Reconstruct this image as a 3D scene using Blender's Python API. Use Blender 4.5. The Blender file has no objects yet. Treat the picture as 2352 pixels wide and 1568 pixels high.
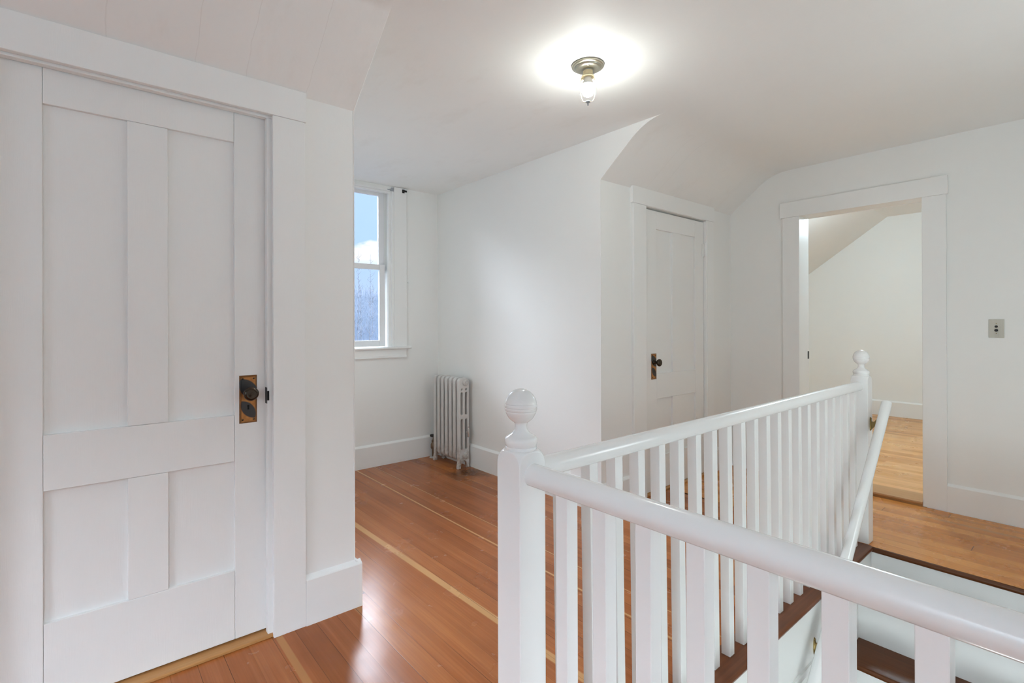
import bpy, bmesh, math, random
from mathutils import Vector, Matrix
random.seed(7)
PI = math.pi
SC = bpy.context.scene
COL = SC.collection

# ------------------------------------------------------------------ dimensions (metres)
YL = 2.0776          # front face of casings on the door side
WL = 2.0976          # plaster face of that wall
YS = 1.7555          # where the sloped ceiling meets the flat ceiling
ZC = 2.410           # flat ceiling
ZS = 2.132           # foot of the sloped ceiling
XA = 0.905           # left cheek of the window alcove
XB = 2.553           # right cheek of the window alcove
YW = 4.030           # window wall
XR = 4.2575          # front face of casings on the right wall
WR = 4.2755          # plaster face of the right wall
WELL_Y = 0.838       # edge of the stair well (railing side)
WELL_X = 0.845       # edge of the stair well (near side)
NOSE_X = 3.280       # landing edge

# ------------------------------------------------------------------ materials
def new_mat(name):
    m = bpy.data.materials.new(name); m.use_nodes = True
    nt = m.node_tree
    return m, nt, nt.nodes, nt.links, nt.nodes['Principled BSDF']

def coords(N, L, scale=(1, 1, 1), kind='Object'):
    tc = N.new('ShaderNodeTexCoord'); mp = N.new('ShaderNodeMapping')
    mp.inputs['Scale'].default_value = scale
    L.new(tc.outputs[kind], mp.inputs['Vector'])
    return mp.outputs['Vector']

def noise(N, L, vec, scale, detail=3.0, rough=0.5):
    n = N.new('ShaderNodeTexNoise'); n.inputs['Scale'].default_value = scale
    n.inputs['Detail'].default_value = detail; n.inputs['Roughness'].default_value = rough
    L.new(vec, n.inputs['Vector'])
    return n.outputs['Fac']

def math_node(N, L, op, a, b=None, c=None):
    n = N.new('ShaderNodeMath'); n.operation = op
    for i, v in enumerate((a, b, c)):
        if v is None: continue
        if isinstance(v, (int, float)): n.inputs[i].default_value = v
        else: L.new(v, n.inputs[i])
    return n.outputs[0]

def maprange(N, L, v, a, b, c, d):
    n = N.new('ShaderNodeMapRange'); L.new(v, n.inputs[0])
    for i, x in enumerate((a, b, c, d)): n.inputs[i + 1].default_value = x
    return n.outputs[0]

def mixc(N, L, fac, a, b, mode='MIX'):
    n = N.new('ShaderNodeMix'); n.data_type = 'RGBA'; n.blend_type = mode
    for s, v in ((n.inputs[0], fac), (n.inputs[6], a), (n.inputs[7], b)):
        if isinstance(v, (int, float)): s.default_value = v
        elif isinstance(v, tuple): s.default_value = (*v, 1) if len(v) == 3 else v
        else: L.new(v, s)
    return n.outputs[2]

def bump(N, L, h, strength, dist, bsdf, normal=None):
    b = N.new('ShaderNodeBump'); b.inputs['Strength'].default_value = strength
    b.inputs['Distance'].default_value = dist
    L.new(h, b.inputs['Height'])
    if normal is not None: L.new(normal, b.inputs['Normal'])
    L.new(b.outputs['Normal'], bsdf.inputs['Normal'])
    return b.outputs['Normal']

def paint(name, col, rough=0.45, stretch=(1, 1, 1), bscale=60, bstr=0.15, var=0.03, spec=0.4):
    m, nt, N, L, P = new_mat(name)
    v = coords(N, L, stretch)
    n1 = noise(N, L, v, bscale, 4)
    n2 = noise(N, L, coords(N, L), 1.7, 3)
    dark = tuple(c * (1 - var) for c in col)
    L.new(mixc(N, L, n2, dark, col), P.inputs['Base Color'])
    P.inputs['Roughness'].default_value = rough
    P.inputs['Specular IOR Level'].default_value = spec
    bump(N, L, n1, bstr, 0.002, P)
    return m

M = {}
M['wall'] = paint('wall_plaster', (.85, .858, .842), .62, bscale=45, bstr=.22, var=.03, spec=.25)
M['trim'] = paint('trim_paint', (.85, .86, .85), .36, bscale=70, bstr=.10, var=.02)
M['trim_v'] = paint('trim_paint_upright', (.85, .86, .85), .36, (14, 14, 1), 22, .16, .02)
M['door'] = paint('door_paint', (.835, .843, .832), .42, (22, 22, 1), 20, .20, .03)
M['rail'] = paint('railing_paint', (.855, .862, .855), .20, bscale=35, bstr=.06, var=.02, spec=.5)
M['vinyl'] = paint('sash_white', (.80, .81, .83), .35, bscale=30, bstr=.02, var=.01)

def ceiling_mat():
    m, nt, N, L, P = new_mat('ceiling_plaster')
    v = coords(N, L)
    n1 = noise(N, L, v, 35, 4); n2 = noise(N, L, v, 1.6, 4, .65)
    base = mixc(N, L, n2, (.838, .844, .832), (.868, .873, .862))
    # wallpaper seams and patched stains on the slope, running up the slope (constant X, wavering)
    tc = N.new('ShaderNodeTexCoord'); sx = N.new('ShaderNodeSeparateXYZ'); L.new(tc.outputs['Object'], sx.inputs[0])
    wob = math_node(N, L, 'MULTIPLY', math_node(N, L, 'SUBTRACT', noise(N, L, coords(N, L, (3, 8, 8)), 1.0, 3), .5), .03)
    x = math_node(N, L, 'ADD', sx.outputs['X'], wob)
    onslope = math_node(N, L, 'GREATER_THAN', sx.outputs['Y'], 1.70)
    line = None
    for px, w in ((0.060, .0016), (0.31, .0010), (0.475, .0012), (0.70, .0010), (3.02, .0012), (3.16, .0014)):
        d = math_node(N, L, 'ABSOLUTE', math_node(N, L, 'SUBTRACT', x, px))
        f = maprange(N, L, d, w * .4, w * 1.8, 1, 0)
        line = f if line is None else math_node(N, L, 'MAXIMUM', line, f)
    line = math_node(N, L, 'MULTIPLY', math_node(N, L, 'MULTIPLY', line, onslope), .16)
    stain = maprange(N, L, noise(N, L, coords(N, L, (2.2, 1.0, 1.0)), 2.4, 6, .7), .54, .70, 0, .22)
    stain = math_node(N, L, 'MULTIPLY', stain, onslope)
    c = mixc(N, L, stain, base, (.71, .69, .65))
    c = mixc(N, L, line, c, (.50, .47, .43))
    L.new(c, P.inputs['Base Color']); P.inputs['Roughness'].default_value = .6
    P.inputs['Specular IOR Level'].default_value = .2
    h = math_node(N, L, 'ADD', n1, math_node(N, L, 'MULTIPLY', line, 3))
    bump(N, L, h, .25, .002, P)
    return m
M['ceiling'] = ceiling_mat()

def wood_floor(name, dark, mid, light, strips=(), pitch=.0832, phase=.065, along='Y', rough=.22, stains=True, joints=True, jitter=1.0, seglen=3.4):
    m, nt, N, L, P = new_mat(name)
    tc = N.new('ShaderNodeTexCoord'); s = N.new('ShaderNodeSeparateXYZ'); L.new(tc.outputs['Object'], s.inputs[0])
    X = s.outputs['X'] if along == 'Y' else s.outputs['Y']
    Y = s.outputs['Y'] if along == 'Y' else s.outputs['X']
    q = math_node(N, L, 'DIVIDE', math_node(N, L, 'SUBTRACT', X, phase), pitch)
    idx = math_node(N, L, 'FLOOR', q); fr = math_node(N, L, 'FRACT', q)
    w1 = N.new('ShaderNodeTexWhiteNoise'); w1.noise_dimensions = '1D'; L.new(idx, w1.inputs['W'])
    off = math_node(N, L, 'MULTIPLY', w1.outputs['Value'], 7.0)
    r = math_node(N, L, 'DIVIDE', math_node(N, L, 'ADD', Y, off), seglen)
    seg = math_node(N, L, 'FLOOR', r); fs = math_node(N, L, 'FRACT', r)
    cv = N.new('ShaderNodeCombineXYZ'); L.new(idx, cv.inputs[0]); L.new(seg, cv.inputs[1])
    w2 = N.new('ShaderNodeTexWhiteNoise'); w2.noise_dimensions = '2D'; L.new(cv.outputs[0], w2.inputs['Vector'])
    tone = w2.outputs['Value']
    # grain: stretched noise per board
    gv = N.new('ShaderNodeCombineXYZ')
    L.new(math_node(N, L, 'MULTIPLY', X, 160), gv.inputs[0]); L.new(math_node(N, L, 'MULTIPLY', Y, 3.0), gv.inputs[1])
    L.new(math_node(N, L, 'MULTIPLY', tone, 40), gv.inputs[2])
    g = noise(N, L, gv.outputs[0], 1.0, 2, .5)
    gv2 = N.new('ShaderNodeCombineXYZ')
    L.new(math_node(N, L, 'MULTIPLY', X, 45), gv2.inputs[0]); L.new(math_node(N, L, 'MULTIPLY', Y, .9), gv2.inputs[1])
    L.new(math_node(N, L, 'MULTIPLY', tone, 17), gv2.inputs[2])
    g2 = noise(N, L, gv2.outputs[0], 1.0, 3, .5)
    big = noise(N, L, coords(N, L, (1, 1, 1)), 1.3, 4, .6)
    t = math_node(N, L, 'ADD', math_node(N, L, 'MULTIPLY', tone, .42 * jitter), math_node(N, L, 'MULTIPLY', g2, .5))
    t = math_node(N, L, 'ADD', t, math_node(N, L, 'MULTIPLY', math_node(N, L, 'SUBTRACT', big, .5), .7))
    cr = N.new('ShaderNodeValToRGB'); L.new(t, cr.inputs[0])
    e = cr.color_ramp.elements
    e[0].position = .12; e[0].color = (*dark, 1); e[1].position = .85; e[1].color = (*light, 1)
    k = e.new(.46); k.color = (*mid, 1)
    col = mixc(N, L, maprange(N, L, g, .35, .65, .0, .30), cr.outputs[0], tuple(c * .62 for c in mid))
    for (px, w, y0, y1, cc, amt) in strips:
        wob = math_node(N, L, 'MULTIPLY', math_node(N, L, 'SUBTRACT', noise(N, L, coords(N, L, (.5, .8, 1)), 1.0, 2), .5), .012)
        d = math_node(N, L, 'ABSOLUTE', math_node(N, L, 'SUBTRACT', math_node(N, L, 'ADD', math_node(N, L, 'ADD', X, wob), math_node(N, L, 'MULTIPLY', math_node(N, L, 'SUBTRACT', Y, 2.25), .027 if 1.27 < px < 1.30 else 0.0)), px))
        f = maprange(N, L, d, w * .42, w * .58, amt, 0)
        f = math_node(N, L, 'MULTIPLY', f, math_node(N, L, 'GREATER_THAN', Y, y0))
        f = math_node(N, L, 'MULTIPLY', f, math_node(N, L, 'LESS_THAN', Y, y1))
        col = mixc(N, L, f, col, cc)
    # seams
    ed = math_node(N, L, 'MINIMUM', fr, math_node(N, L, 'SUBTRACT', 1.0, fr))
    seam = maprange(N, L, ed, .004, .016, 1, 0)
    fade = maprange(N, L, noise(N, L, coords(N, L, (6, .9, 1)), 1.0, 2), .38, .58, .12, .95)
    seam = math_node(N, L, 'MULTIPLY', seam, fade)
    if joints:
        ej = math_node(N, L, 'MINIMUM', fs, math_node(N, L, 'SUBTRACT', 1.0, fs))
        seam = math_node(N, L, 'MAXIMUM', seam, maprange(N, L, ej, .0003, .0008, .8, 0))
    col = mixc(N, L, seam, col, (.05, .018, .008))
    rgh = maprange(N, L, noise(N, L, coords(N, L), 5, 4, .6), .3, .7, rough * .8, rough * 1.35)
    if stains:
        # fine scuffs and scratches
        sc = None
        for a in (.5, -.7, 1.2):
            mp = N.new('ShaderNodeMapping'); mp.inputs['Rotation'].default_value = (0, 0, a); mp.inputs['Scale'].default_value = (70, 1.5, 1)
            L.new(tc.outputs['Object'], mp.inputs['Vector'])
            nn = maprange(N, L, noise(N, L, mp.outputs[0], 3.0, 2, .5), .70, .78, 0, 1)
            sc = nn if sc is None else math_node(N, L, 'MAXIMUM', sc, nn)
        wear = maprange(N, L, noise(N, L, coords(N, L), 1.6, 3), .42, .62, .05, .30)
        sc = math_node(N, L, 'MULTIPLY', math_node(N, L, 'MULTIPLY', sc, wear), .55)
        col = mixc(N, L, sc, col, (.52, .34, .22))
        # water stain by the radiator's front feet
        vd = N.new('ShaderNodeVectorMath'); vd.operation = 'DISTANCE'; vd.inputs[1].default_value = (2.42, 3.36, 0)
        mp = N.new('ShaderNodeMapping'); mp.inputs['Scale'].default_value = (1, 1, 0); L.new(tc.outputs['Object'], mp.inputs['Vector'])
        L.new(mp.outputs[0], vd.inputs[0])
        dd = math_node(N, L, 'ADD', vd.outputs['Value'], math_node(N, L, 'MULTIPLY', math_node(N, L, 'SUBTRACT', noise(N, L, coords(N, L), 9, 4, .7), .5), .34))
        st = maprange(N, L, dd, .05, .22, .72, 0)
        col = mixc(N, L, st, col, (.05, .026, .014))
    L.new(col, P.inputs['Base Color']); L.new(rgh, P.inputs['Roughness'])
    P.inputs['Specular IOR Level'].default_value = .24
    P.inputs['Coat Weight'].default_value = .03; P.inputs['Coat Roughness'].default_value = .16
    h = math_node(N, L, 'SUBTRACT', math_node(N, L, 'MULTIPLY', g, .15), seam)
    bump(N, L, h, .10, .0012, P)
    return m

SAP = (.60, .33, .135)
M['floor'] = wood_floor('fir_floor', (.22, .062, .016), (.385, .122, .034), (.52, .195, .062), seglen=7.0,
    strips=[(.587, .026, -2, 2.09, (.48, .22, .075), .85), (1.288, .034, -2, 4.1, SAP, .9),
            (1.745, .011, -2, 4.1, SAP, .85), (1.902, .007, -2, 4.1, SAP, .7), (2.23, .006, -2, 4.1, SAP, .5),
            (1.05, .008, -2, .9, SAP, .4), (.905, .03, 1.95, 2.1, (.42, .19, .07), .8)])
M['landing'] = wood_floor('landing_floor', (.45, .16, .036), (.62, .25, .062), (.74, .345, .10),
    strips=[(4.045, .034, -2, .765, (.52, .27, .115), .9), (4.15, .03, -2, .80, (.44, .22, .09), .6)], phase=.05, stains=False, rough=.24)
M['room_floor'] = wood_floor('bedroom_floor', (.48, .20, .06), (.64, .305, .10), (.80, .44, .18), pitch=.062, stains=False, rough=.3, jitter=1.7, joints=False)

def wood(name, a, b, axis='X', rough=.28):
    m, nt, N, L, P = new_mat(name)
    sc = {'X': (2, 70, 70), 'Y': (70, 2, 70), 'Z': (70, 70, 2)}[axis]
    g = noise(N, L, coords(N, L, sc), 1.0, 5, .6)
    big = noise(N, L, coords(N, L), 3, 3)
    f = math_node(N, L, 'ADD', math_node(N, L, 'MULTIPLY', g, .7), math_node(N, L, 'MULTIPLY', big, .4))
    L.new(mixc(N, L, maprange(N, L, f, .3, .8, 0, 1), a, b), P.inputs['Base Color'])
    P.inputs['Roughness'].default_value = rough; P.inputs['Specular IOR Level'].default_value = .28
    bump(N, L, g, .12, .001, P)
    return m
M['nosing'] = wood('dark_nosing_wood', (.085, .025, .009), (.20, .066, .024), 'X')
M['tread'] = wood('dark_tread_wood', (.055, .017, .005), (.135, .043, .012), 'Y')
M['threshold'] = wood('threshold_wood', (.42, .20, .065), (.56, .30, .115), 'X', .35)
M['threshold_y'] = wood('doorway_sill_wood', (.40, .20, .075), (.55, .30, .125), 'Y', .4)

def metal(name, col, rough=.3, metallic=1.0, bscale=80, bstr=.05, col2=None):
    m, nt, N, L, P = new_mat(name)
    n = noise(N, L, coords(N, L), 25, 4)
    L.new(mixc(N, L, n, col, col2 or tuple(c * .75 for c in col)), P.inputs['Base Color'])
    P.inputs['Roughness'].default_value = rough; P.inputs['Metallic'].default_value = metallic
    bump(N, L, noise(N, L, coords(N, L), bscale, 3), bstr, .001, P)
    return m
M['bronze'] = metal('dark_bronze', (.075, .058, .045), .22, .9)
M['black'] = metal('black_iron', (.012, .011, .011), .45, .2)
M['hole_shade'] = metal('keyhole_shade_black', (.002, .002, .002), .9, 0.0)
M['brass'] = metal('aged_brass', (.36, .26, .11), .32)
M['lampbrass'] = metal('lamp_brass', (.44, .425, .35), .30, .85)
M['bulbbase'] = paint('bulb_base_plastic', (.82, .80, .74), .35, bstr=.0)
M['lampivory'] = paint('lamp_socket', (.80, .68, .42), .4, bstr=.0)
M['greymetal'] = metal('grey_zinc', (.42, .44, .47), .45, .6)
M['silver'] = metal('silver_vent', (.62, .60, .58), .3, .8)
M['escutcheon'] = metal('steel_ring', (.75, .74, .72), .3, .6)
M['pipe'] = metal('old_valve_bronze', (.22, .16, .11), .4, .7)

def radiator_mat():
    m, nt, N, L, P = new_mat('silver_radiator_paint')
    tc = N.new('ShaderNodeTexCoord'); s = N.new('ShaderNodeSeparateXYZ'); L.new(tc.outputs['Object'], s.inputs[0])
    n = noise(N, L, coords(N, L), 14, 5, .65)
    base = mixc(N, L, n, (.58, .57, .555), (.68, .67, .655))
    low = maprange(N, L, s.outputs['Z'], .02, .22, 1, 0)
    rust = math_node(N, L, 'MULTIPLY', maprange(N, L, noise(N, L, coords(N, L), 22, 5, .7), .42, .62, 0, .9), low)
    L.new(mixc(N, L, rust, base, (.27, .17, .10)), P.inputs['Base Color'])
    P.inputs['Roughness'].default_value = .42; P.inputs['Metallic'].default_value = .12
    bump(N, L, noise(N, L, coords(N, L), 90, 3), .12, .001, P)
    return m
M['radiator'] = radiator_mat()

def copper_plate(z_up=1.0):
    # worn copper escutcheon with dark lens shaped islands of old lacquer (a mark on the plate itself)
    m, nt, N, L, P = new_mat('flashed_copper')
    tc = N.new('ShaderNodeTexCoord'); s = N.new('ShaderNodeSeparateXYZ'); L.new(tc.outputs['Object'], s.inputs[0])
    x, z = s.outputs['X'], s.outputs['Z']
    n = noise(N, L, coords(N, L), 60, 4, .6)
    cop = mixc(N, L, n, (.22, .08, .026), (.66, .31, .10))
    # two leaning almond shapes = intersection of two discs each
    dark = None
    for (ox, oz) in ((0.0, -.040), (.001, .038)):
        f = None
        for sg in (1, -1):
            cx, cz = ox + sg * .024, oz + sg * .017
            dx = math_node(N, L, 'SUBTRACT', x, cx); dz = math_node(N, L, 'SUBTRACT', z, cz)
            d = math_node(N, L, 'SQRT', math_node(N, L, 'ADD', math_node(N, L, 'MULTIPLY', dx, dx), math_node(N, L, 'MULTIPLY', dz, dz)))
            rr = .049 if oz < 0 else .0555
            g = maprange(N, L, d, rr, rr + .003, 1, 0)
            f = g if f is None else math_node(N, L, 'MULTIPLY', f, g)
        dark = f if dark is None else math_node(N, L, 'MAXIMUM', dark, f)
    # tarnished border
    bx = maprange(N, L, math_node(N, L, 'ABSOLUTE', x), .0225, .027, 0, .8)
    bz = maprange(N, L, math_node(N, L, 'ABSOLUTE', z), .083, .090, 0, .8)
    brd = math_node(N, L, 'MULTIPLY', math_node(N, L, 'MAXIMUM', bx, bz), maprange(N, L, n, .3, .6, .5, 1))
    c = mixc(N, L, brd, cop, (.10, .045, .022))
    c = mixc(N, L, dark, c, (.040, .038, .038))
    L.new(c, P.inputs['Base Color'])
    L.new(math_node(N, L, 'SUBTRACT', .75, math_node(N, L, 'MULTIPLY', dark, .6)), P.inputs['Metallic'])
    P.inputs['Roughness'].default_value = .38
    bump(N, L, n, .1, .001, P)
    return m
M['copper'] = copper_plate()

def switch_mat():
    m, nt, N, L, P = new_mat('switch_plate_ivory')
    w = N.new('ShaderNodeTexWave'); w.bands_direction = 'Y'; w.inputs['Scale'].default_value = 75
    L.new(coords(N, L), w.inputs['Vector'])
    L.new(mixc(N, L, w.outputs['Fac'], (.50, .485, .42), (.56, .545, .48)), P.inputs['Base Color'])
    P.inputs['Roughness'].default_value = .4
    bump(N, L, w.outputs['Fac'], .3, .001, P)
    return m
M['switch'] = switch_mat()

def glass_mat():
    m = bpy.data.materials.new('window_glass'); m.use_nodes = True
    N, L = m.node_tree.nodes, m.node_tree.links; N.clear()
    o = N.new('ShaderNodeOutputMaterial'); mx = N.new('ShaderNodeMixShader'); t = N.new('ShaderNodeBsdfTransparent'); g = N.new('ShaderNodeBsdfGlossy')
    fr = N.new('ShaderNodeFresnel'); fr.inputs['IOR'].default_value = 1.35
    nz = N.new('ShaderNodeTexNoise'); nz.inputs['Scale'].default_value = 4
    cr = N.new('ShaderNodeMix'); cr.data_type = 'RGBA'; cr.inputs[6].default_value = (.95, .97, .98, 1); cr.inputs[7].default_value = (.98, .99, 1, 1)
    L.new(nz.outputs['Fac'], cr.inputs[0]); L.new(cr.outputs[2], t.inputs['Color'])
    g.inputs['Roughness'].default_value = .02
    L.new(fr.outputs[0], mx.inputs[0]); L.new(t.outputs[0], mx.inputs[1]); L.new(g.outputs[0], mx.inputs[2]); L.new(mx.outputs[0], o.inputs[0])
    return m
M['glass'] = glass_mat()

def emit(name, col, s):
    m = bpy.data.materials.new(name); m.use_nodes = True
    N, L = m.node_tree.nodes, m.node_tree.links; N.clear()
    o = N.new('ShaderNodeOutputMaterial'); e = N.new('ShaderNodeEmission')
    e.inputs[0].default_value = (*col, 1); e.inputs[1].default_value = s
    L.new(e.outputs[0], o.inputs[0])
    return m
BULB_L = 125.0
M['bulb'] = emit('lit_bulb', (.93, .965, .92), BULB_L)
M['roombulb'] = emit('lit_bedroom_bulb', (1.0, .95, .88), 900.0)

def scrub(name, a, b, s=1.2):
    m, nt, N, L, P = new_mat(name)
    n = noise(N, L, coords(N, L), s, 6, .7)
    L.new(mixc(N, L, maprange(N, L, n, .35, .65, 0, 1), a, b), P.inputs['Base Color'])
    P.inputs['Roughness'].default_value = .9; P.inputs['Specular IOR Level'].default_value = .1
    return m
M['hill'] = scrub('haze_tinted_brush', (.003, .0078, .017), (.007, .0135, .0245), .7)  # bluish distance haze is put into the hillside colour
M['twig'] = scrub('pale_twigs', (.038, .052, .073), (.062, .078, .098), 5)  # the twigs carry the same bluish haze in their colour
M['sapling'] = scrub('bare_sapling_bark', (.035, .037, .042), (.06, .06, .065), 8)

# ------------------------------------------------------------------ mesh helpers
def bm_box(bm, x0, x1, y0, y1, z0, z1):
    vs = [bm.verts.new(p) for p in ((x0, y0, z0), (x1, y0, z0), (x1, y1, z0), (x0, y1, z0), (x0, y0, z1), (x1, y0, z1), (x1, y1, z1), (x0, y1, z1))]
    for f in ((3, 2, 1, 0), (4, 5, 6, 7), (0, 1, 5, 4), (1, 2, 6, 5), (2, 3, 7, 6), (3, 0, 4, 7)):
        bm.faces.new([vs[i] for i in f])

def bm_prism(bm, pts, axis, a, b):
    """closed polygon extruded along an axis; pts are the two other coordinates in XYZ order"""
    def mk(p, t):
        return {'X': (t, p[0], p[1]), 'Y': (p[0], t, p[1]), 'Z': (p[0], p[1], t)}[axis]
    A = [bm.verts.new(mk(p, a)) for p in pts]; B = [bm.verts.new(mk(p, b)) for p in pts]
    n = len(pts)
    fs = [bm.faces.new(A), bm.faces.new(B[::-1])]
    for i in range(n):
        fs.append(bm.faces.new((A[i], B[i], B[(i + 1) % n], A[(i + 1) % n])))
    return fs

def bm_lathe(bm, prof, center=(0, 0, 0), axis='Z', seg=32):
    c = Vector(center); rings = []
    for r, h in prof:
        ring = []
        for i in range(seg):
            a = 2 * PI * i / seg
            u, v = r * math.cos(a), r * math.sin(a)
            p = {'Z': (u, v, h), 'Y': (u, h, v), 'X': (h, u, v)}[axis]
            ring.append(bm.verts.new(c + Vector(p)))
        rings.append(ring)
    for k in range(len(rings) - 1):
        for i in range(seg):
            bm.faces.new((rings[k][i], rings[k][(i + 1) % seg], rings[k + 1][(i + 1) % seg], rings[k + 1][i]))
    for ring, h in ((rings[0], 0), (rings[-1], 1)):
        try: bm.faces.new(ring)
        except ValueError: pass

def bm_tube(bm, pts, radius, seg=10, prof=None):
    pts = [Vector(p) for p in pts]; rings = []
    rad = radius if isinstance(radius, (list, tuple)) else [radius] * len(pts)
    up = Vector((0, 0, 1))
    for i, p in enumerate(pts):
        d = (pts[min(i + 1, len(pts) - 1)] - pts[max(i - 1, 0)]).normalized()
        s = d.cross(up)
        if s.length < 1e-3: s = d.cross(Vector((0, 1, 0)))
        s.normalize(); t = s.cross(d).normalized()
        ring = []
        pr = prof or [(math.cos(2 * PI * k / seg), math.sin(2 * PI * k / seg)) for k in range(seg)]
        for (a, b) in pr: ring.append(bm.verts.new(p + s * a * rad[i] + t * b * rad[i]))
        rings.append(ring)
    n = len(rings[0])
    for k in range(len(rings) - 1):
        for i in range(n):
            bm.faces.new((rings[k][i], rings[k][(i + 1) % n], rings[k + 1][(i + 1) % n], rings[k + 1][i]))
    bm.faces.new(rings[0][::-1]); bm.faces.new(rings[-1])

def finish(name, bm, mat, parent=None, smooth=None, bevel=None, seg=2, loc=None):
    """links a bmesh built in world coordinates as ONE object, seated at its parent's origin"""
    bmesh.ops.recalc_face_normals(bm, faces=bm.faces[:])
    me = bpy.data.meshes.new(name); bm.to_mesh(me); bm.free()
    return seat(name, me, mat, parent, smooth, bevel, seg, loc)

def world_loc(o):
    v = Vector((0, 0, 0))
    while o is not None: v += o.location; o = o.parent
    return v

def seat(name, me, mat, parent=None, smooth=None, bevel=None, seg=2, loc=None):
    o = bpy.data.objects.new(name, me); COL.objects.link(o)
    me.materials.append(mat)
    base = world_loc(parent) if parent else Vector((0, 0, 0))
    l = Vector(loc) if loc is not None else base
    if l.length > 0: me.transform(Matrix.Translation(-l))
    o.location = l - base
    if parent: o.parent = parent
    if smooth is not None:
        for p in me.polygons: p.use_smooth = True
        if hasattr(me, 'set_sharp_from_angle'): me.set_sharp_from_angle(angle=math.radians(smooth))
    if bevel:
        b = o.modifiers.new('edge', 'BEVEL'); b.width = bevel; b.segments = seg; b.limit_method = 'ANGLE'; b.angle_limit = math.radians(40)
    return o

def tag(o, label, cat, kind=None, group=None):
    o['label'] = label; o['category'] = cat
    if kind: o['kind'] = kind
    if group: o['group'] = group
    return o

def thing(name, label, cat, loc, kind=None, group=None):
    o = bpy.data.objects.new(name, None); COL.objects.link(o); o.location = loc; o.empty_display_size = .1
    return tag(o, label, cat, kind, group)

def boxes(name, bl, mat, parent=None, bevel=None, loc=None):
    bm = bmesh.new()
    for b in bl: bm_box(bm, *b)
    return finish(name, bm, mat, parent, bevel=bevel, loc=loc)

def curve_plate(name, outlines, thick, bev, to_world, res=1):
    """2-D outlines (first is the rim, the rest are holes) -> bevelled solid mesh; to_world maps (u, v, depth)"""
    cu = bpy.data.curves.new(name, 'CURVE'); cu.dimensions = '2D'; cu.fill_mode = 'BOTH'
    cu.extrude = max(thick / 2 - bev, 1e-5); cu.bevel_depth = bev; cu.bevel_resolution = res; cu.offset = -bev
    for pts in outlines:
        sp = cu.splines.new('POLY'); sp.points.add(len(pts) - 1); sp.use_cyclic_u = True
        for i, p in enumerate(pts): sp.points[i].co = (p[0], p[1], 0, 1)
    ob = bpy.data.objects.new(name, cu); COL.objects.link(ob)
    dg = bpy.context.evaluated_depsgraph_get(); dg.update()
    me = bpy.data.meshes.new_from_object(ob.evaluated_get(dg))
    bpy.data.objects.remove(ob); bpy.data.curves.remove(cu)
    for v in me.vertices: v.co = to_world(v.co.x, v.co.y, v.co.z)
    return me

def rrect(x0, x1, y0, y1, r, n=6):
    pts = []
    for cx, cy, a0 in ((x1 - r, y1 - r, 0), (x0 + r, y1 - r, PI / 2), (x0 + r, y0 + r, PI), (x1 - r, y0 + r, 1.5 * PI)):
        for i in range(n + 1):
            a = a0 + PI / 2 * i / n; pts.append((cx + r * math.cos(a), cy + r * math.sin(a)))
    return pts

def struct(name, bl, mat, label, cat, bevel=None):
    return tag(boxes(name, bl, mat, bevel=bevel), label, cat, 'structure')

# ------------------------------------------------------------------ floors
struct('floor_hall', [(-2.7, WELL_X - .0, -1.7, 2.2, -.10, 0), (WELL_X, NOSE_X + .03, WELL_Y + .11, 2.2, -.10, 0), (XA - .05, XB + .05, 2.2, YW + .05, -.10, 0)],
       M['floor'], 'reddish brown fir board floor of the hall and window alcove', 'floor')
bm = bmesh.new()
bm_box(bm, NOSE_X + .010, 4.25, -.40, 2.2, -.026, 0)
tag(finish('floor_landing', bm, M['landing']), 'honey coloured board floor of the stair landing', 'floor', 'structure')
bm = bmesh.new()
bm_prism(bm, [(NOSE_X + .010, -.0005), (NOSE_X + .004, -.003), (NOSE_X, -.012), (NOSE_X + .003, -.023), (NOSE_X + .010, -.030), (NOSE_X + .040, -.030), (NOSE_X + .040, -.0262), (NOSE_X + .010, -.0262)], 'Y', -.40, WELL_Y + .10)
tag(finish('trim_10', bm, M['tread'], smooth=40), 'dark brown, shade-toned front edge of the landing floor above the top riser', 'trim', 'structure')  # separate dark brown piece; the edge's shading is put into its colour too
struct('floor_bedroom', [(4.44, 7.95, -1.3, 3.4, -.1, .03)], M['room_floor'], 'pale narrow board floor of the room through the open doorway', 'floor')

# ------------------------------------------------------------------ ceiling with its knee slopes
def slope_profile(r):
    """(y, z) from the flat ceiling down the slope, with a rounded break of tangent length r"""
    t = Vector((WL - YS, ZS - ZC)).normalized()
    p0 = Vector((YS - r, ZC)); p1 = Vector((YS, ZC)); p2 = Vector((YS, ZC)) + t * r
    pts = []
    for i in range(11):
        s = i / 10; q = p0 * (1 - s) ** 2 + p1 * 2 * s * (1 - s) + p2 * s * s; pts.append((q.x, q.y))
    end = Vector((YS, ZC)) + t * ((WL + .06 - YS) / t.x)
    return pts + [(end.x, end.y)]
bm = bmesh.new()
for x0, x1, r in ((-2.75, XA - .001, .02), (XB + .001, 4.35, .13)):
    pts = [(-1.75, ZC)] + slope_profile(r)
    pts += [(WL + .06, 2.72), (-1.75, 2.72)]
    bm_prism(bm, pts, 'X', x0, x1)
bm_box(bm, XA - .001, XB + .001, -1.75, YW + .05, ZC, 2.72)
tag(finish('ceiling', bm, M['ceiling'], smooth=30), 'white plaster hall ceiling with sloped sides beside the dormer', 'ceiling', 'structure')

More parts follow.
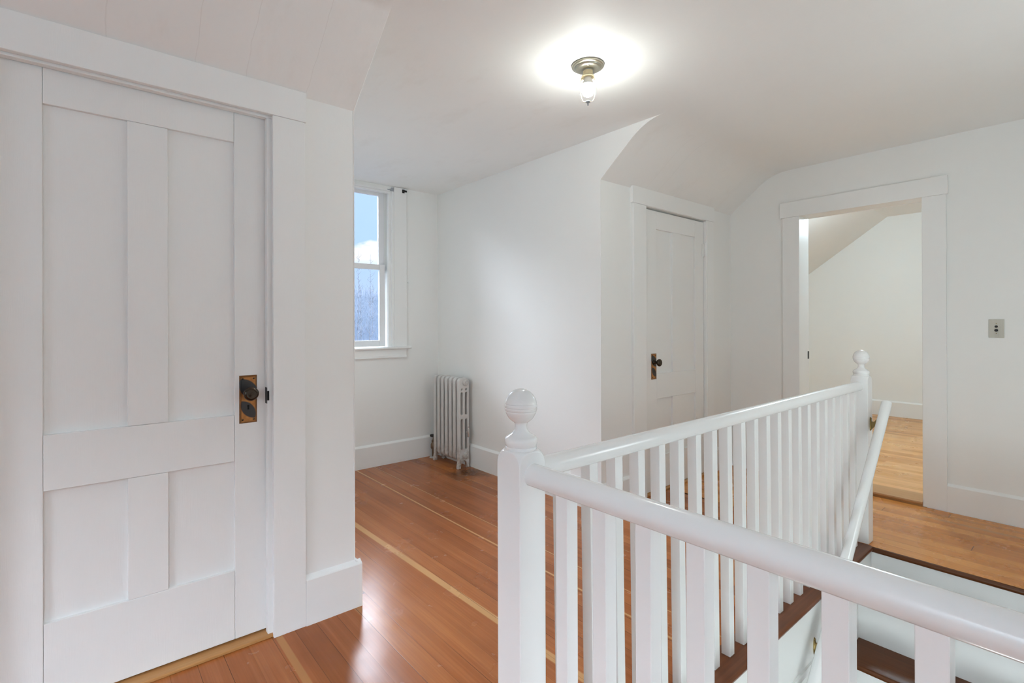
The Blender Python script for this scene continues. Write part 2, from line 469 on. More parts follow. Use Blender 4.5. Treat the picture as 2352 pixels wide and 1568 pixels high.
# ------------------------------------------------------------------ walls
D1 = (-.238, .5735)      # jamb faces of the left door opening
D2 = (3.030, 3.842)
DO = (.8085, 1.552)      # doorway in the right wall (y)
struct('wall_left', [(-2.7, D1[0] - .02, WL, 2.2, 0, 2.3), (D1[1] + .02, XA - .10, WL, 2.2, 0, 2.15), (D1[0] - .02, D1[1] + .02, WL, 2.2, 2.05, 2.15)],
       M['wall'], 'white plaster wall holding the near panelled door', 'wall')
struct('wall_back', [(XB + .10, D2[0] - .02, WL, 2.2, 0, 2.15), (D2[1] + .02, 4.30, WL, 2.2, 0, 2.15), (D2[0] - .02, D2[1] + .02, WL, 2.2, 2.05, 2.15)],
       M['wall'], 'white plaster wall holding the narrow closet door behind the railing', 'wall')
struct('light_block_near', [(D1[0] - .05, D1[1] + .05, 2.2, 2.26, -.1, 2.15)], M['wall'], 'unseen board added behind the near door to block sky light', 'wall')  # board added to stop sky light leaking round the door
struct('light_block_far', [(D2[0] - .05, D2[1] + .05, 2.2, 2.26, -.1, 2.15)], M['wall'], 'unseen board added behind the narrow closet door to block sky light', 'wall')  # a second added board, blocking sky light at the far door
def cheek(name, x0, x1, label):
    bm = bmesh.new()
    bm_prism(bm, [(YW + .1, 0), (YW + .1, ZC + .05), (YS + .0, ZC + .05), (YS + .006, ZC + .001), (WL, ZS + .005), (WL, 0)], 'X', x0, x1)
    tag(finish(name, bm, M['wall']), label, 'wall', 'structure')
cheek('wall_alcove_left', XA - .10, XA, 'white cheek wall on the left of the window alcove')
cheek('wall_alcove_right', XB, XB + .10, 'white cheek wall of the alcove behind the radiator')
for nm, xx, lab in (('trim_11', XA, 'thin plastered corner bead on the left edge of the alcove'), ('trim_12', XB, 'thin plastered corner bead on the right edge of the alcove')):
    bm = bmesh.new(); sg = 1 if xx == XB else -1
    bm_tube(bm, [(xx + sg * .0015, WL + .0010, .19), (xx + sg * .0015, WL + .0010, ZS + .002), (xx + sg * .0015, YS + .004, ZC + .001)], .0034, 10)
    tag(finish(nm, bm, M['wall'], smooth=60), lab, 'trim', 'structure')
WX0, WX1, WZ0, WZ1 = 1.350, 2.080, 1.000, 2.375
struct('wall_window', [(XA - .1, WX0 - .018, YW, YW + .14, 0, 2.5), (WX1 + .018, XB + .1, YW, YW + .14, 0, 2.5), (WX0 - .018, WX1 + .018, YW, YW + .14, 0, WZ0 - .008), (WX0 - .018, WX1 + .018, YW, YW + .14, WZ1 + .01, 2.5)],
       M['wall'], 'white alcove end wall around the sash window', 'wall')
bm = bmesh.new()
for b in ((WR, 4.43, -1.7, DO[0] - .02, -2.7, 2.75), (WR, 4.43, DO[1] + .02, 3.4, -.1, 2.75), (WR, 4.43, DO[0] - .02, DO[1] + .02, 2.05, 2.75)):
    bm_box(bm, *b)
bm_box(bm, WR, 4.43, DO[0] - .02, DO[1] + .02, -2.7, -.1)
tag(finish('wall_right', bm, M['wall']), 'white plaster wall with the open doorway and light switch', 'wall', 'structure')
# behind the camera
struct('wall_south', [(-2.8, -1.55, -1.75, -1.65, 0, 2.6), (-.35, WELL_X, -1.75, -1.65, 0, 2.6), (-1.55, -.35, -1.75, -1.65, 0, .75), (-1.55, -.35, -1.75, -1.65, 2.15, 2.6)],
       M['wall'], 'white wall behind the photographer with an opening for an added window', 'wall')
struct('wall_west', [(-2.8, -2.7, -1.75, -.35, 0, 2.6), (-2.8, -2.7, .95, 2.2, 0, 2.6), (-2.8, -2.7, -.35, .95, 0, .75), (-2.8, -2.7, -.35, .95, 2.15, 2.6)],
       M['wall'], 'white wall at the far left end of the hall with an opening for an added window', 'wall')
struct('wall_stair_side', [(WELL_X, 4.43, -.50, -.40, -2.7, 2.6), (WELL_X - .0, WELL_X + .1, -1.75, -.50, 0, 2.6)], M['wall'], 'white wall on the open side of the stairs', 'wall')
# stair well lining under the railing: fascia with a rounded lower lip, and the wall below it
bm = bmesh.new()
bm_box(bm, WELL_X - .1, 3.335, .856, .94, -2.7, -.012)
tag(finish('wall_stairwell', bm, M['wall']), 'off-white wall of the stair well below the railing edge', 'wall', 'structure')
bm = bmesh.new()
fy = .846
bm_prism(bm, [(.857, -.02), (fy, -.02), (fy, -.258)] + [(fy - .006 + .006 * math.cos(a) * 0 + -.004 * math.sin(a), -.258 - .016 * (1 - math.cos(a)) / 1.0) for a in [PI * i / 8 for i in range(1, 8)]] + [(.857, -.292)], 'X', WELL_X, 2.90)
tag(finish('trim_1', bm, M['trim'], smooth=40), 'white fascia with rounded lower lip under the back railing', 'trim', 'structure')
struct('wall_well_near', [(WELL_X - .1, WELL_X, -.50, .856, -2.7, -.02)], M['wall'], 'near side wall of the stair well', 'wall')
struct('floor_lower', [(WELL_X - .1, 4.43, -.5, .94, -2.8, -2.7)], M['room_floor'], 'floor at the foot of the stairs', 'floor')

# dark board edging the well, under the balusters
bm = bmesh.new()
y0, y1 = WELL_Y - .004, WELL_Y + .112
prf = [(y1, .001), (y0 + .012, .001), (y0 + .004, -.003), (y0, -.011), (y0 + .003, -.020), (y0 + .010, -.024), (y1, -.024)]
bm_prism(bm, prf, 'X', WELL_X, NOSE_X + .015)
tag(finish('trim_2', bm, M['nosing'], smooth=35), 'dark stained edge board under the balusters of the back railing', 'trim', 'structure')
boxes_ = [(WELL_X - .11, WELL_X + .006, -.45, WELL_Y + .112, -.024, .001)]
struct('trim_3', boxes_, M['nosing'], 'dark stained edge board under the near railing', 'trim', bevel=.008)

# baseboards: body plus sloping top
def baseboard(name, segs, h, label):
    bm = bmesh.new()
    for kind, a, b, f, back in segs:
        s = 1 if back > f else -1
        prof = [(back, 0), (f, 0), (f, h - .004), (f + s * .003, h), (back, h + .012)]
        if kind == 'X': bm_prism(bm, prof, 'X', a, b)
        else: bm_prism(bm, [(p[0], p[1]) for p in prof], 'Y', a, b)
    tag(finish(name, bm, M['trim']), label, 'baseboard', 'structure')
baseboard('baseboard_left', [('X', .6922, XA + .024, YL - .002, WL), ('Y', YL + .010, YW, XA + .0236, XA)], .185, 'tall white baseboard right of the near door, wrapping the corner')
baseboard('baseboard_window', [('X', XA, XB, YW - .02, YW)], .178, 'white baseboard below the window')
baseboard('baseboard_alcove', [('Y', YL + .002, YW, XB - .0197, XB)], .178, 'white baseboard behind the radiator')
baseboard('baseboard_back', [('X', XB - .02, 2.877, YL, WL), ('X', 3.952, WR, YL, WL)], .172, 'white baseboard either side of the closet door')
baseboard('baseboard_right', [('Y', -.40, .685, XR, WR), ('Y', 1.672, WL, XR, WR)], .166, 'white baseboard below the light switch')
baseboard('baseboard_bedroom', [('Y', -1.2, 3.2, 7.82, 7.84)], .21, 'white baseboard along the far wall of the next room')

# ------------------------------------------------------------------ casings
def casing(name, label, bl):
    return tag(boxes(name, bl, M['trim_v'], bevel=.0022), label, 'door casing', 'structure')
c1 = casing('trim_4', 'wide white casing around the near panelled door',
   [(.5695, .6922, YL, WL, 0, 2.0232), (-.36, -.2375, YL, WL, 0, 2.0232), (-.37, .6965, YL - .003, WL, 2.0236, 2.1424),
    (D1[1], D1[1] + .02, WL - .016, 2.2, 0, 2.05), (D1[0] - .02, D1[0], WL - .016, 2.2, 0, 2.05), (D1[0], D1[1], WL - .016, 2.2, 2.030, 2.05),
    (.5535, D1[1], YL + .024, YL + .0525, 0, 2.0155), (D1[0], D1[0] + .018, YL + .024, YL + .0525, 0, 2.0155), (D1[0], D1[1], YL + .024, YL + .0525, 2.016, 2.030)])
boxes('strike_plate', [(.5526, .5545, YL + .026, YL + .0522, .905, .968), (.5530, .5600, YL + .0212, YL + .0250, .918, .955)], M['black'], c1, .0015)
c2 = casing('trim_5', 'white casing around the narrow closet door',
   [(2.877, 3.0225, YL, WL, 0, 2.0300), (3.849, 3.952, YL, WL, 0, 2.0300), (2.865, 3.960, YL - .003, WL, 2.0304, 2.146),
    (D2[0] - .02, D2[0], WL - .016, 2.2, 0, 2.05), (D2[1], D2[1] + .02, WL - .016, 2.2, 0, 2.05), (D2[0], D2[1], WL - .016, 2.2, 2.028, 2.05),
    (D2[0], D2[0] + .016, YL + .068, YL + .10, 0, 2.0115), (D2[1] - .016, D2[1], YL + .068, YL + .10, 0, 2.0115), (D2[0], D2[1], YL + .068, YL + .10, 2.012, 2.028)])
c3 = casing('trim_6', 'white casing of the open doorway on the right wall',
   [(XR, WR, .685, .8065, 0, 2.0339), (XR, WR, 1.5535, 1.672, 0, 2.0339), (XR - .003, WR, .676, 1.690, 2.0343, 2.1545),
    (WR - .014, 4.45, DO[0] - .02, DO[0], .0, 2.05), (WR - .014, 4.45, DO[1], DO[1] + .02, .0, 2.05), (WR - .014, 4.45, DO[0], DO[1], 2.038, 2.05),
    (4.43, 4.448, .685, .8065, .03, 2.0339), (4.43, 4.448, 1.5535, 1.672, .03, 2.0339), (4.43, 4.448, .685, 1.672, 2.0343, 2.15)])
boxes('strike_plate', [(4.425, 4.447, DO[1] - .002, DO[1] + .0005, .925, .985)], M['black'], c3)
struct('trim_7', [(D1[0], D1[1], YL + .012, 2.2, 0, .012)], M['threshold'], 'bare wood threshold under the near door', 'threshold', bevel=.003)
struct('trim_8', [(D2[0], D2[1], YL + .002, 2.2, 0, .012)], M['threshold'], 'bare wood threshold under the closet door', 'threshold', bevel=.003)
bm = bmesh.new()
bm_prism(bm, [(4.45, -.02), (4.262, -.02), (4.262, .010), (4.252, .012), (4.249, .020), (4.253, .028), (4.262, .031), (4.45, .031)], 'Y', DO[0], DO[1])
tag(finish('trim_9', bm, M['threshold_y'], smooth=35), 'rounded wood sill step in the open doorway', 'threshold', 'structure')

# ------------------------------------------------------------------ panelled doors
def panel_door(name, label, x0, x1, z0, z1, yf, px, pz, loc):
    """px = (p1l, p1r, p2l, p2r); pz = (bottom, low panel top, lock rail top, top)"""
    t = .036
    d = thing(name, label, 'door', loc, 'structure')
    g = .0007
    bl = [(x0, px[0], yf, yf + t, z0, z1), (px[3], x1, yf, yf + t, z0, z1)]                       # stiles
    r = yf + .0006
    bl += [(px[0] + g, px[3] - g, r, r + t - .002, z0, pz[0]), (px[0] + g, px[3] - g, r, r + t - .002, pz[1], pz[2]), (px[0] + g, px[3] - g, r, r + t - .002, pz[3], z1)]
    q = yf + .0010
    bl += [(px[1], px[2], q, q + t - .003, pz[0] + g, pz[1] - g), (px[1], px[2], q, q + t - .003, pz[2] + g, pz[3] - g)]
    boxes('door_leaf', bl, M['door'], d, bevel=.0017)
    bm = bmesh.new()
    for a, b in ((px[0], px[1]), (px[2], px[3])):
        for c, e in ((pz[0], pz[1]), (pz[2], pz[3])):
            bm_box(bm, a - .006, b + .006, yf + .015, yf + .025, c - .006, e + .006)
            o = finish('panel', bm, M['door'], d); bm = bmesh.new()
    bm.free()
    return d

def knob_set(door, x, z, yf, knob_z, kh_z):
    """worn copper plate, bronze knob with a turned face, keyhole and four screws"""
    w, h = .0625, .183
    base = world_loc(door)
    bm = bmesh.new(); c = Vector((x, yf, z))
    def ring(s, y): return [bm.verts.new((c.x + sx * (w / 2 - s), y, c.z + sz * (h / 2 - s))) for sx, sz in ((-1, -1), (1, -1), (1, 1), (-1, 1))]
    R = [ring(0, yf + .0005), ring(0, yf - .0012), ring(.003, yf - .0038), ring(.0055, yf - .0038), ring(.007, yf - .0026), ring(.0075, yf - .0026)]
    for a, b in zip(R, R[1:]):
        for i in range(4): bm.faces.new((a[i], a[(i + 1) % 4], b[(i + 1) % 4], b[i]))
    bm.faces.new(R[-1]); bm.faces.new(R[0][::-1])
    p = finish('lock_plate', bm, M['copper'], door, loc=(x, yf, z))
    yp = yf - .0026
    bm = bmesh.new()
    bm_lathe(bm, [(.017, .0005), (.017, .003), (.014, .006), (.0095, .010), (.0085, .020), (.0095, .026), (.016, .030), (.0235, .036), (.0265, .043), (.0262, .048), (.023, .0525), (.018, .0548), (.0165, .0540), (.012, .0548), (.0055, .0556), (.005, .0550), (.0005, .0552)],
             (0, 0, 0), 'Y', 40)
    for v in bm.verts: v.co = Vector((x + v.co.x, yp - v.co.y, knob_z + v.co.z))
    finish('knob', bm, M['bronze'], door, smooth=40)
    bm = bmesh.new()
    pts = [(x + .0042 * math.cos(a), kh_z + .005 + .0042 * math.sin(a)) for a in [(-50 + 280 * i / 14) * PI / 180 for i in range(15)]]
    pts += [(x - .0030, kh_z - .0085), (x + .0030, kh_z - .0085)]
    bm_prism(bm, pts, 'Y', yp - .0006, yp + .001)
    finish('keyhole', bm, M['hole_shade'], door)  # flat black piece on the plate; the hole's darkness is its colour
    for sx in (-1, 1):
        for sz in (-1, 1):
            bm = bmesh.new()
            bm_lathe(bm, [(.0034, 0), (.0034, .0010), (.0026, .0018), (.0004, .0022)], (0, 0, 0), 'Y', 14)
            for v in bm.verts: v.co = Vector((x + sx * .0195 + v.co.x, yp - v.co.y, z + sz * .0785 + v.co.z))
            finish('screw', bm, M['bronze'], door, smooth=40)

yf1 = YL + .0565
d1 = panel_door('door_1', 'large white four-panel door at the left edge, with worn copper lock plate', D1[0] + .003, D1[1] - .003, .020, 2.022, yf1,
                (-.094, .119, .2345, .446), (.2795, .6935, .8690, 1.906), (.17, yf1, 0))
knob_set(d1, .4925, .926, yf1, .951, .8945)
yf2 = YL + .028
d2 = panel_door('door_2', 'narrow white four-panel closet door behind the railing, hinged right', D2[0] + .003, D2[1] - .004, .014, 2.018, yf2,
                (3.184, 3.392, 3.515, 3.715), (.2505, .666, .846, 1.888), (3.44, yf2, 0))
knob_set(d2, 3.146, .902, yf2, .931, .866)
for hz in (1.793, .25):
    bm = bmesh.new()
    bm_lathe(bm, [(.0045, -.058), (.0062, -.054), (.0068, -.050), (.0068, .050), (.0062, .054), (.0045, .058)], (3.842, YL + .012, hz), 'Z', 14)
    bm_box(bm, 3.815, 3.8415, YL + .024, yf2 - .0002, hz - .05, hz + .05)
    bm_box(bm, 3.8395, 3.8415, YL + .010, yf2 + .02, hz - .05, hz + .05)
    finish('hinge', bm, M['trim'], d2, smooth=40)
bm = bmesh.new(); bm_box(bm, D2[0] - .003, D2[0] + .0012, YL + .016, yf2 + .02, .83, .985)
finish('strike_plate', bm, M['black'], c2)

# ------------------------------------------------------------------ window
w1 = thing('window_1', 'white double-hung sash window at the end of the alcove', 'window', (1.715, YW, WZ0), 'structure')
yc = YW - .018
boxes('window_casing', [(WX1 + .018, 2.221, yc, YW, 1.012, ZC - .003), (1.209, WX0 - .018, yc, YW, 1.012, ZC - .003), (WX0 - .0175, WX1 + .0175, YW - .002, YW + .010, 2.3855, ZC - .003)], M['trim_v'], w1, .0022)
boxes('window_jamb', [(WX1, WX1 + .018, YW - .012, YW + .14, WZ0, WZ1), (WX0 - .018, WX0, YW - .012, YW + .14, WZ0, WZ1), (WX0, WX1, YW - .012, YW + .14, WZ1 - .008, WZ1 + .01),
    (WX1 - .022, WX1, YW + .012, YW + .048, WZ0, 2.352), (WX0, WX0 + .022, YW + .012, YW + .048, WZ0, 2.352), (WX0, WX1, YW + .012, YW + .048, 2.3525, WZ1 - .0085),
    (WX1 - .030, WX1, YW + .082, YW + .14, WZ0, WZ1), (WX0, WX0 + .030, YW + .082, YW + .14, WZ0, WZ1)], M['trim_v'], w1, .0015)
def sash(name, x0, x1, z0, z1, y0, y1, st, top, bot):
    s = boxes(name, [(x0, x0 + st, y0, y1, z0, z1), (x1 - st, x1, y0, y1, z0, z1), (x0 + st, x1 - st, y0, y1, z1 - top, z1), (x0 + st, x1 - st, y0, y1, z0, z0 + bot)], M['vinyl'], w1, .002)
    boxes('pane', [(x0 + st - .004, x1 - st + .004, (y0 + y1) / 2 - .002, (y0 + y1) / 2 + .002, z0 + bot - .004, z1 - top + .004)], M['glass'], s)
sash('lower_sash', WX0 + .004, 2.044, 1.016, 1.728, YW + .048, YW + .078, .052, .046, .053)
sash('upper_sash', WX0 + .030, 2.050, 1.690, 2.366, YW + .082, YW + .112, .050, .034, .042)
bm = bmesh.new()
bm_prism(bm, [(YW + .14, .992), (YW + .14, 1.012), (YW - .046, 1.012), (YW - .053, 1.008), (YW - .055, 1.003), (YW - .053, .997), (YW - .046, .992)], 'X', 1.185, 2.246)
finish('window_sill', bm, M['trim'], w1, smooth=35)
bm = bmesh.new()
bm_prism(bm, [(YW, .992), (YW - .018, .992), (YW - .018, .934), (YW - .026, .928), (YW - .028, .922), (YW - .024, .915), (YW, .913)], 'X', 1.215, 2.215)
finish('window_apron', bm, M['trim'], w1, smooth=35)
# small hardware left on the window trim
bm = bmesh.new()
bm_box(bm, 2.176, 2.198, YW - .024, YW - .018, 2.366, 2.396)
bm_box(bm, 2.182, 2.216, YW - .034, YW - .024, 2.374, 2.390)
tag(finish('curtain_bracket', bm, M['black'], bevel=.0015, loc=(2.19, YW - .018, 2.366)), 'small black curtain rod bracket on top of the window casing', 'bracket')
br = thing('blind_bracket', 'grey metal roller blind bracket inside the top right of the window frame', 'bracket', (2.07, YW + .0, 2.36))
bm = bmesh.new()
bm_prism(bm, [(2.060, 2.366), (2.0955, 2.366), (2.0955, 2.390)] + [(2.082 + .0135 * math.cos(a_), 2.390 + .009 * math.sin(a_)) for a_ in [PI * i / 8 for i in range(1, 8)]] + [(2.0685, 2.388), (2.060, 2.382)], 'Y', YW - .0165, YW - .0145)
bm_box(bm, 2.0935, 2.0955, YW - .0165, YW - .002, 2.366, 2.392)
finish('bracket_plate', bm, M['greymetal'], br, bevel=.0006)
bm = bmesh.new(); bm_lathe(bm, [(.005, 0), (.005, .022), (.004, .024)], (2.0375, YW - .010, 2.377), 'X', 12); finish('pivot_pin', bm, M['greymetal'], br, smooth=40)
bm = bmesh.new(); bm_tube(bm, [(2.237, YW + .001, 1.582), (2.237, YW - .010, 1.581), (2.237, YW - .014, 1.574), (2.237, YW - .012, 1.568)], .0022, 8)
bm_lathe(bm, [(.006, -.001), (.005, .003)], (2.237, YW - .003, 1.582), 'Y', 12)
tag(finish('wall_hook', bm, M['trim'], smooth=40, loc=(2.237, YW, 1.575)), 'tiny white painted hook on the wall beside the window casing', 'hook')

# ------------------------------------------------------------------ radiator
RX0, RX1 = 2.412, 2.517
RC = (RX0 + RX1) / 2
rad = thing('radiator', 'silver painted cast iron column radiator in the alcove corner', 'radiator', (RC, 3.685, 0))
def tow(y): return lambda u, v, d: Vector((u, y + d, v))
def section(y, legs):
    hw = (RX1 - RX0) / 2
    rim = rrect(RX0, RX1, .062, .757, .034, 8)
    if legs:
        # end sections stand on two splayed feet
        rim = [p for p in rrect(RX0, RX1, .062, .757, .034, 8)][:18] + [
            (RX0, .12), (RX0 + .001, .06), (RX0 - .005, .022), (RX0 - .008, .006), (RX0 - .008, 0), (RX0 + .020, 0), (RX0 + .021, .012), (RX0 + .024, .040), (RX0 + .038, .060),
            (RC, .066), (RX1 - .038, .060), (RX1 - .024, .040), (RX1 - .021, .012), (RX1 - .020, 0), (RX1 + .004, 0), (RX1 + .004, .006), (RX1 + .003, .022), (RX1 - .001, .06), (RX1, .12)]
    sw = .022
    holes = []
    for cx in (RX0 + .040, RX1 - .040):
        pass
    xs = (RC - .022, RC + .022)
    for cx in xs:
        holes.append(rrect(cx - sw / 2, cx + sw / 2, .448, .636, .010, 5)[::-1])
        holes.append(rrect(cx - sw / 2, cx + sw / 2, .158, .412, .0105, 5)[::-1])
        holes.append([(cx + .0085 * math.cos(a), .660 + .0085 * math.sin(a)) for a in [-2 * PI * i / 12 for i in range(12)]])
    me = curve_plate('section', [rim] + holes, .035, .0055, tow(y), 2)
    return me
YSEC = [3.502 + .0612 * k for k in range(7)]
for k, y in enumerate(YSEC):
    end = k in (0, 6)
    if k in (0, 1):
        me = section(y, end)
        tmpl_y = y
        me_local = me
        first = me
    else:
        src = secs[0] if end else secs[1]
        me = src.data.copy(); me.transform(Matrix.Translation(Vector((0, y - YSEC[0 if end else 1], 0)) + Vector((RC, 3.685, 0))))
        me.materials.clear()
    o = seat('section', me, M['radiator'], rad, smooth=45)
    if k == 0: secs = [o]
    elif k == 1: secs.append(o)
# swollen headers joining the sections, top and bottom
for zc_, r_ in ((.714, .036), (.104, .034)):
    for k in range(6):
        bm = bmesh.new()
        ym = (YSEC[k] + YSEC[k + 1]) / 2
        bm_lathe(bm, [(r_ * .96, -.0125), (r_ * .82, -.008), (r_ * .74, 0), (r_ * .82, .008), (r_ * .96, .0125)], (RC, ym, zc_), 'Y', 24)
        finish('header_joint', bm, M['radiator'], rad, smooth=60)
for zc_, mat in ((.7165, M['radiator']), (.1075, M['brass'])):
    bm = bmesh.new()
    bm_lathe(bm, [(.030, 0), (.030, .006), (.027, .009), (.0255, .008), (.0225, .008), (.021, .012), (.018, .013), (.016, .010), (.009, .010), (.008, .016), (.0005, .017)], (0, 0, 0), 'Y', 32)
    for v in bm.verts: v.co = Vector((2.480 + v.co.x, YSEC[0] - .020 - v.co.y, zc_ + v.co.z))
    finish('end_plug', bm, M['radiator'], rad, smooth=45)
bm = bmesh.new()
bm_lathe(bm, [(.003, .258), (.009, .262), (.0105, .268), (.0105, .330), (.009, .335), (.0055, .338), (.0055, .348), (.003, .350)], (2.4945, YSEC[0] - .036, 0), 'Z', 20)
bm_tube(bm, [(2.4945, YSEC[0] - .034, .300), (2.486, YSEC[0] - .018, .300)], .005, 10)
finish('air_valve', bm, M['silver'], rad, smooth=45)
sv = thing('x', '', '', (0, 0, 0)); bpy.data.objects.remove(sv)
bm = bmesh.new()
vx, vy = 2.452, 3.952
bm_lathe(bm, [(.013, .010), (.013, .075), (.020, .080), (.024, .090), (.024, .120), (.019, .128), (.013, .138), (.016, .146), (.016, .156), (.008, .162), (.006, .172), (.006, .192)], (vx, vy, 0), 'Z', 24)
bm_tube(bm, [(vx, vy, .105), (vx + .004, vy - .035, .105), (RC, YSEC[6] + .018, .105)], .015, 14)
vb = finish('supply_valve', bm, M['pipe'], rad, smooth=45)
bm = bmesh.new(); bm_lathe(bm, [(.004, .188), (.024, .188), (.031, .193), (.032, .200), (.029, .207), (.012, .211), (.0005, .211)], (vx, vy, 0), 'Z', 28)
finish('valve_handle', bm, M['black'], vb, smooth=45)
bm = bmesh.new(); bm_lathe(bm, [(.036, 0.0), (.036, .004), (.030, .009), (.015, .012)], (vx, vy, 0), 'Z', 28)
finish('floor_flange', bm, M['escutcheon'], vb, smooth=45)

# ------------------------------------------------------------------ ceiling light
LX, LY = 1.807, 1.556
lamp = thing('ceiling_light', 'bare bulb ceiling light with brass canopy and wire bulb guard', 'ceiling light', (LX, LY, ZC))
bm = bmesh.new()
bm_lathe(bm, [(.0005, -.0002), (.073, -.0002), (.0745, -.004), (.0735, -.009), (.069, -.012), (.0625, -.0125), (.0605, -.0165), (.055, -.0205), (.044, -.0225), (.030, -.0235), (.0245, -.0255), (.0235, -.029), (.0005, -.029)], (LX, LY, ZC), 'Z', 48)
can = finish('canopy', bm, M['lampbrass'], lamp, smooth=40)
for a in (.75, .75 + PI):
    bm = bmesh.new(); bm_lathe(bm, [(.0045, -.0215), (.004, -.0255), (.0005, -.027)], (LX + .047 * math.cos(a), LY + .047 * math.sin(a), ZC), 'Z', 12)
    finish('screw', bm, M['lampbrass'], can, smooth=40)
bm = bmesh.new(); bm_lathe(bm, [(.0225, -.027), (.0225, -.046), (.0265, -.049), (.0285, -.054), (.0285, -.058), (.0245, -.059), (.0215, -.057), (.020, -.045)], (LX, LY, ZC), 'Z', 32)
finish('socket', bm, M['lampivory'], lamp, smooth=40)
bm = bmesh.new(); bm_lathe(bm, [(.0005, -.046), (.0135, -.046), (.0145, -.058), (.0200, -.072), (.0262, -.0865), (.0280, -.0915), (.0005, -.0915)], (LX, LY, ZC), 'Z', 32)
bb = finish('bulb_base', bm, M['bulbbase'], lamp, smooth=50)
bm = bmesh.new(); bm_lathe(bm, [(.0005, -.0917), (.0275, -.0917), (.0292, -.102), (.0298, -.113), (.0275, -.127), (.0215, -.138), (.0120, -.1445), (.0004, -.1465)], (LX, LY, ZC), 'Z', 32)
finish('bulb', bm, M['bulb'], lamp, smooth=80)
bm = bmesh.new()
A = -.86
for s in (-1, 1):
    c_, s_ = math.cos(A) * s, math.sin(A) * s
    bm_tube(bm, [(LX + c_ * r, LY + s_ * r, ZC + z) for r, z in ((.0285, -.056), (.0325, -.080), (.0345, -.110), (.0325, -.138), (.028, -.158), (.022, -.168), (.010, -.170), (0, -.170))], .0017, 8)
bm_lathe(bm, [(.0285, -.052), (.030, -.053), (.030, -.0575), (.0285, -.0585)], (LX, LY, ZC), 'Z', 32)
g = finish('bulb_guard', bm, M['lampivory'], lamp, smooth=50)
bm = bmesh.new(); bm_lathe(bm, [(.0005, -.167), (.0105, -.168), (.0115, -.170), (.0105, -.173), (.0030, -.174), (.0030, -.186), (.0022, -.188), (.0005, -.188)], (LX, LY, ZC), 'Z', 24)
finish('guard_finial', bm, M['greymetal'], g, smooth=40)

# ------------------------------------------------------------------ light switch
sw = thing('light_switch', 'ivory push-button light switch plate with two dark buttons on the right wall', 'light switch', (WR, .4565, 1.173))
me = curve_plate('plate', [rrect(-.0345, .0345, -.0565, .0565, .002, 2)], .005, .0015, lambda u, v, d: Vector((WR - .0022 + d, .4565 + u, 1.173 + v)), 2)
seat('plate', me, M['switch'], sw, smooth=40, loc=(WR, .4565, 1.173))
for dz, r_, d_ in ((.0115, .0072, .004), (-.0115, .0082, .007)):
    bm = bmesh.new(); bm_lathe(bm, [(r_, 0), (r_, d_ * .7), (r_ * .8, d_), (.0004, d_ * 1.05)], (0, 0, 0), 'X', 20)
    for v in bm.verts: v.co = Vector((WR - .0046 - v.co.x, .4565 + v.co.y, 1.173 + dz + v.co.z))
    finish('push_button', bm, M['black'], sw, smooth=40)
for dz in (.030, -.030):
    bm = bmesh.new(); bm_lathe(bm, [(.0028, 0), (.0022, .0012), (.0003, .0015)], (0, 0, 0), 'X', 14)
    for v in bm.verts: v.co = Vector((WR - .0045 - v.co.x, .4565 + v.co.y, 1.173 + dz + v.co.z))
    finish('screw', bm, M['brass'], sw, smooth=40)

# ------------------------------------------------------------------ balustrade around the stair well
PS = .0809
P1 = (.7594, .8582); P2 = (3.2984, .8582)
bal = thing('stair_balustrade', 'white painted L-shaped stair railing with square balusters and two ball-topped newel posts', 'railing', (P1[0] + PS / 2, P1[1] + PS / 2, 0))
def newel(px, py, lean):
    cx, cy = px + PS / 2, py + PS / 2; h = PS / 2; zt = .9185
    bm = bmesh.new()
    n = 16; grid = []
    def top(r):
        if r <= .0375: return zt
        t = min(1, (r - .0375) / (h * 1.4142 - .0375)); return zt - .033 * (1 - math.sqrt(max(0, 1 - t ** 1.6)))
    for i in range(n + 1):
        row = []
        for j in range(n + 1):
            x = -h + 2 * h * i / n; y = -h + 2 * h * j / n
            row.append(bm.verts.new((cx + x + lean, cy + y, top(math.hypot(x, y)))))
        grid.append(row)
    for i in range(n):
        for j in range(n):
            bm.faces.new((grid[i][j], grid[i + 1][j], grid[i + 1][j + 1], grid[i][j + 1]))
    rim = [grid[i][0] for i in range(n)] + [grid[n][j] for j in range(n)] + [grid[i][n] for i in range(n, 0, -1)] + [grid[0][j] for j in range(n, 0, -1)]
    base = [bm.verts.new((v.co.x - lean, v.co.y, 0.001)) for v in rim]
    for i in range(len(rim)):
        k = (i + 1) % len(rim); bm.faces.new((rim[i], base[i], base[k], rim[k]))
    bm.faces.new(base)
    post = finish('newel_post', bm, M['rail'], bal, smooth=38, bevel=.0018)
    zc_ = 1.0185; R = .0385
    prof = [(.0005, zt - .002), (.0365, zt - .002), (.0372, .9215), (.0372, .9235), (.0355, .9255), (.0368, .9275), (.0385, .9325), (.0390, .938), (.0380, .9435), (.0350, .9475), (.0315, .9490), (.0300, .9500), (.0285, .9515), (.0225, .9550), (.0175, .9600), (.0148, .9660), (.0142, .9720), (.0150, .9775), (.0165, .9805)]
    a = -62
    while a <= 89:
        dz = .0415 * math.sin(math.radians(a)); r = R * math.cos(math.radians(a))
        b = 0
        for gz in (.0052, -.0025, -.0105):
            d = abs(dz - gz)
            if d < .0014: b -= .0011 * (1 - d / .0014)
        if -.0105 < dz < .0052: b += .0004
        prof.append((r + b, zc_ + dz)); a += 1.0 if abs(a) < 22 else 5
    prof.append((.0004, zc_ + .0415))
    bm = bmesh.new(); bm_lathe(bm, prof, (cx + lean, cy, 0), 'Z', 48)
    finish('finial', bm, M['rail'], post, smooth=50)
newel(*P1, 0.0); newel(*P2, -.008)
RZ = .8605; RR = .0262
rp = []
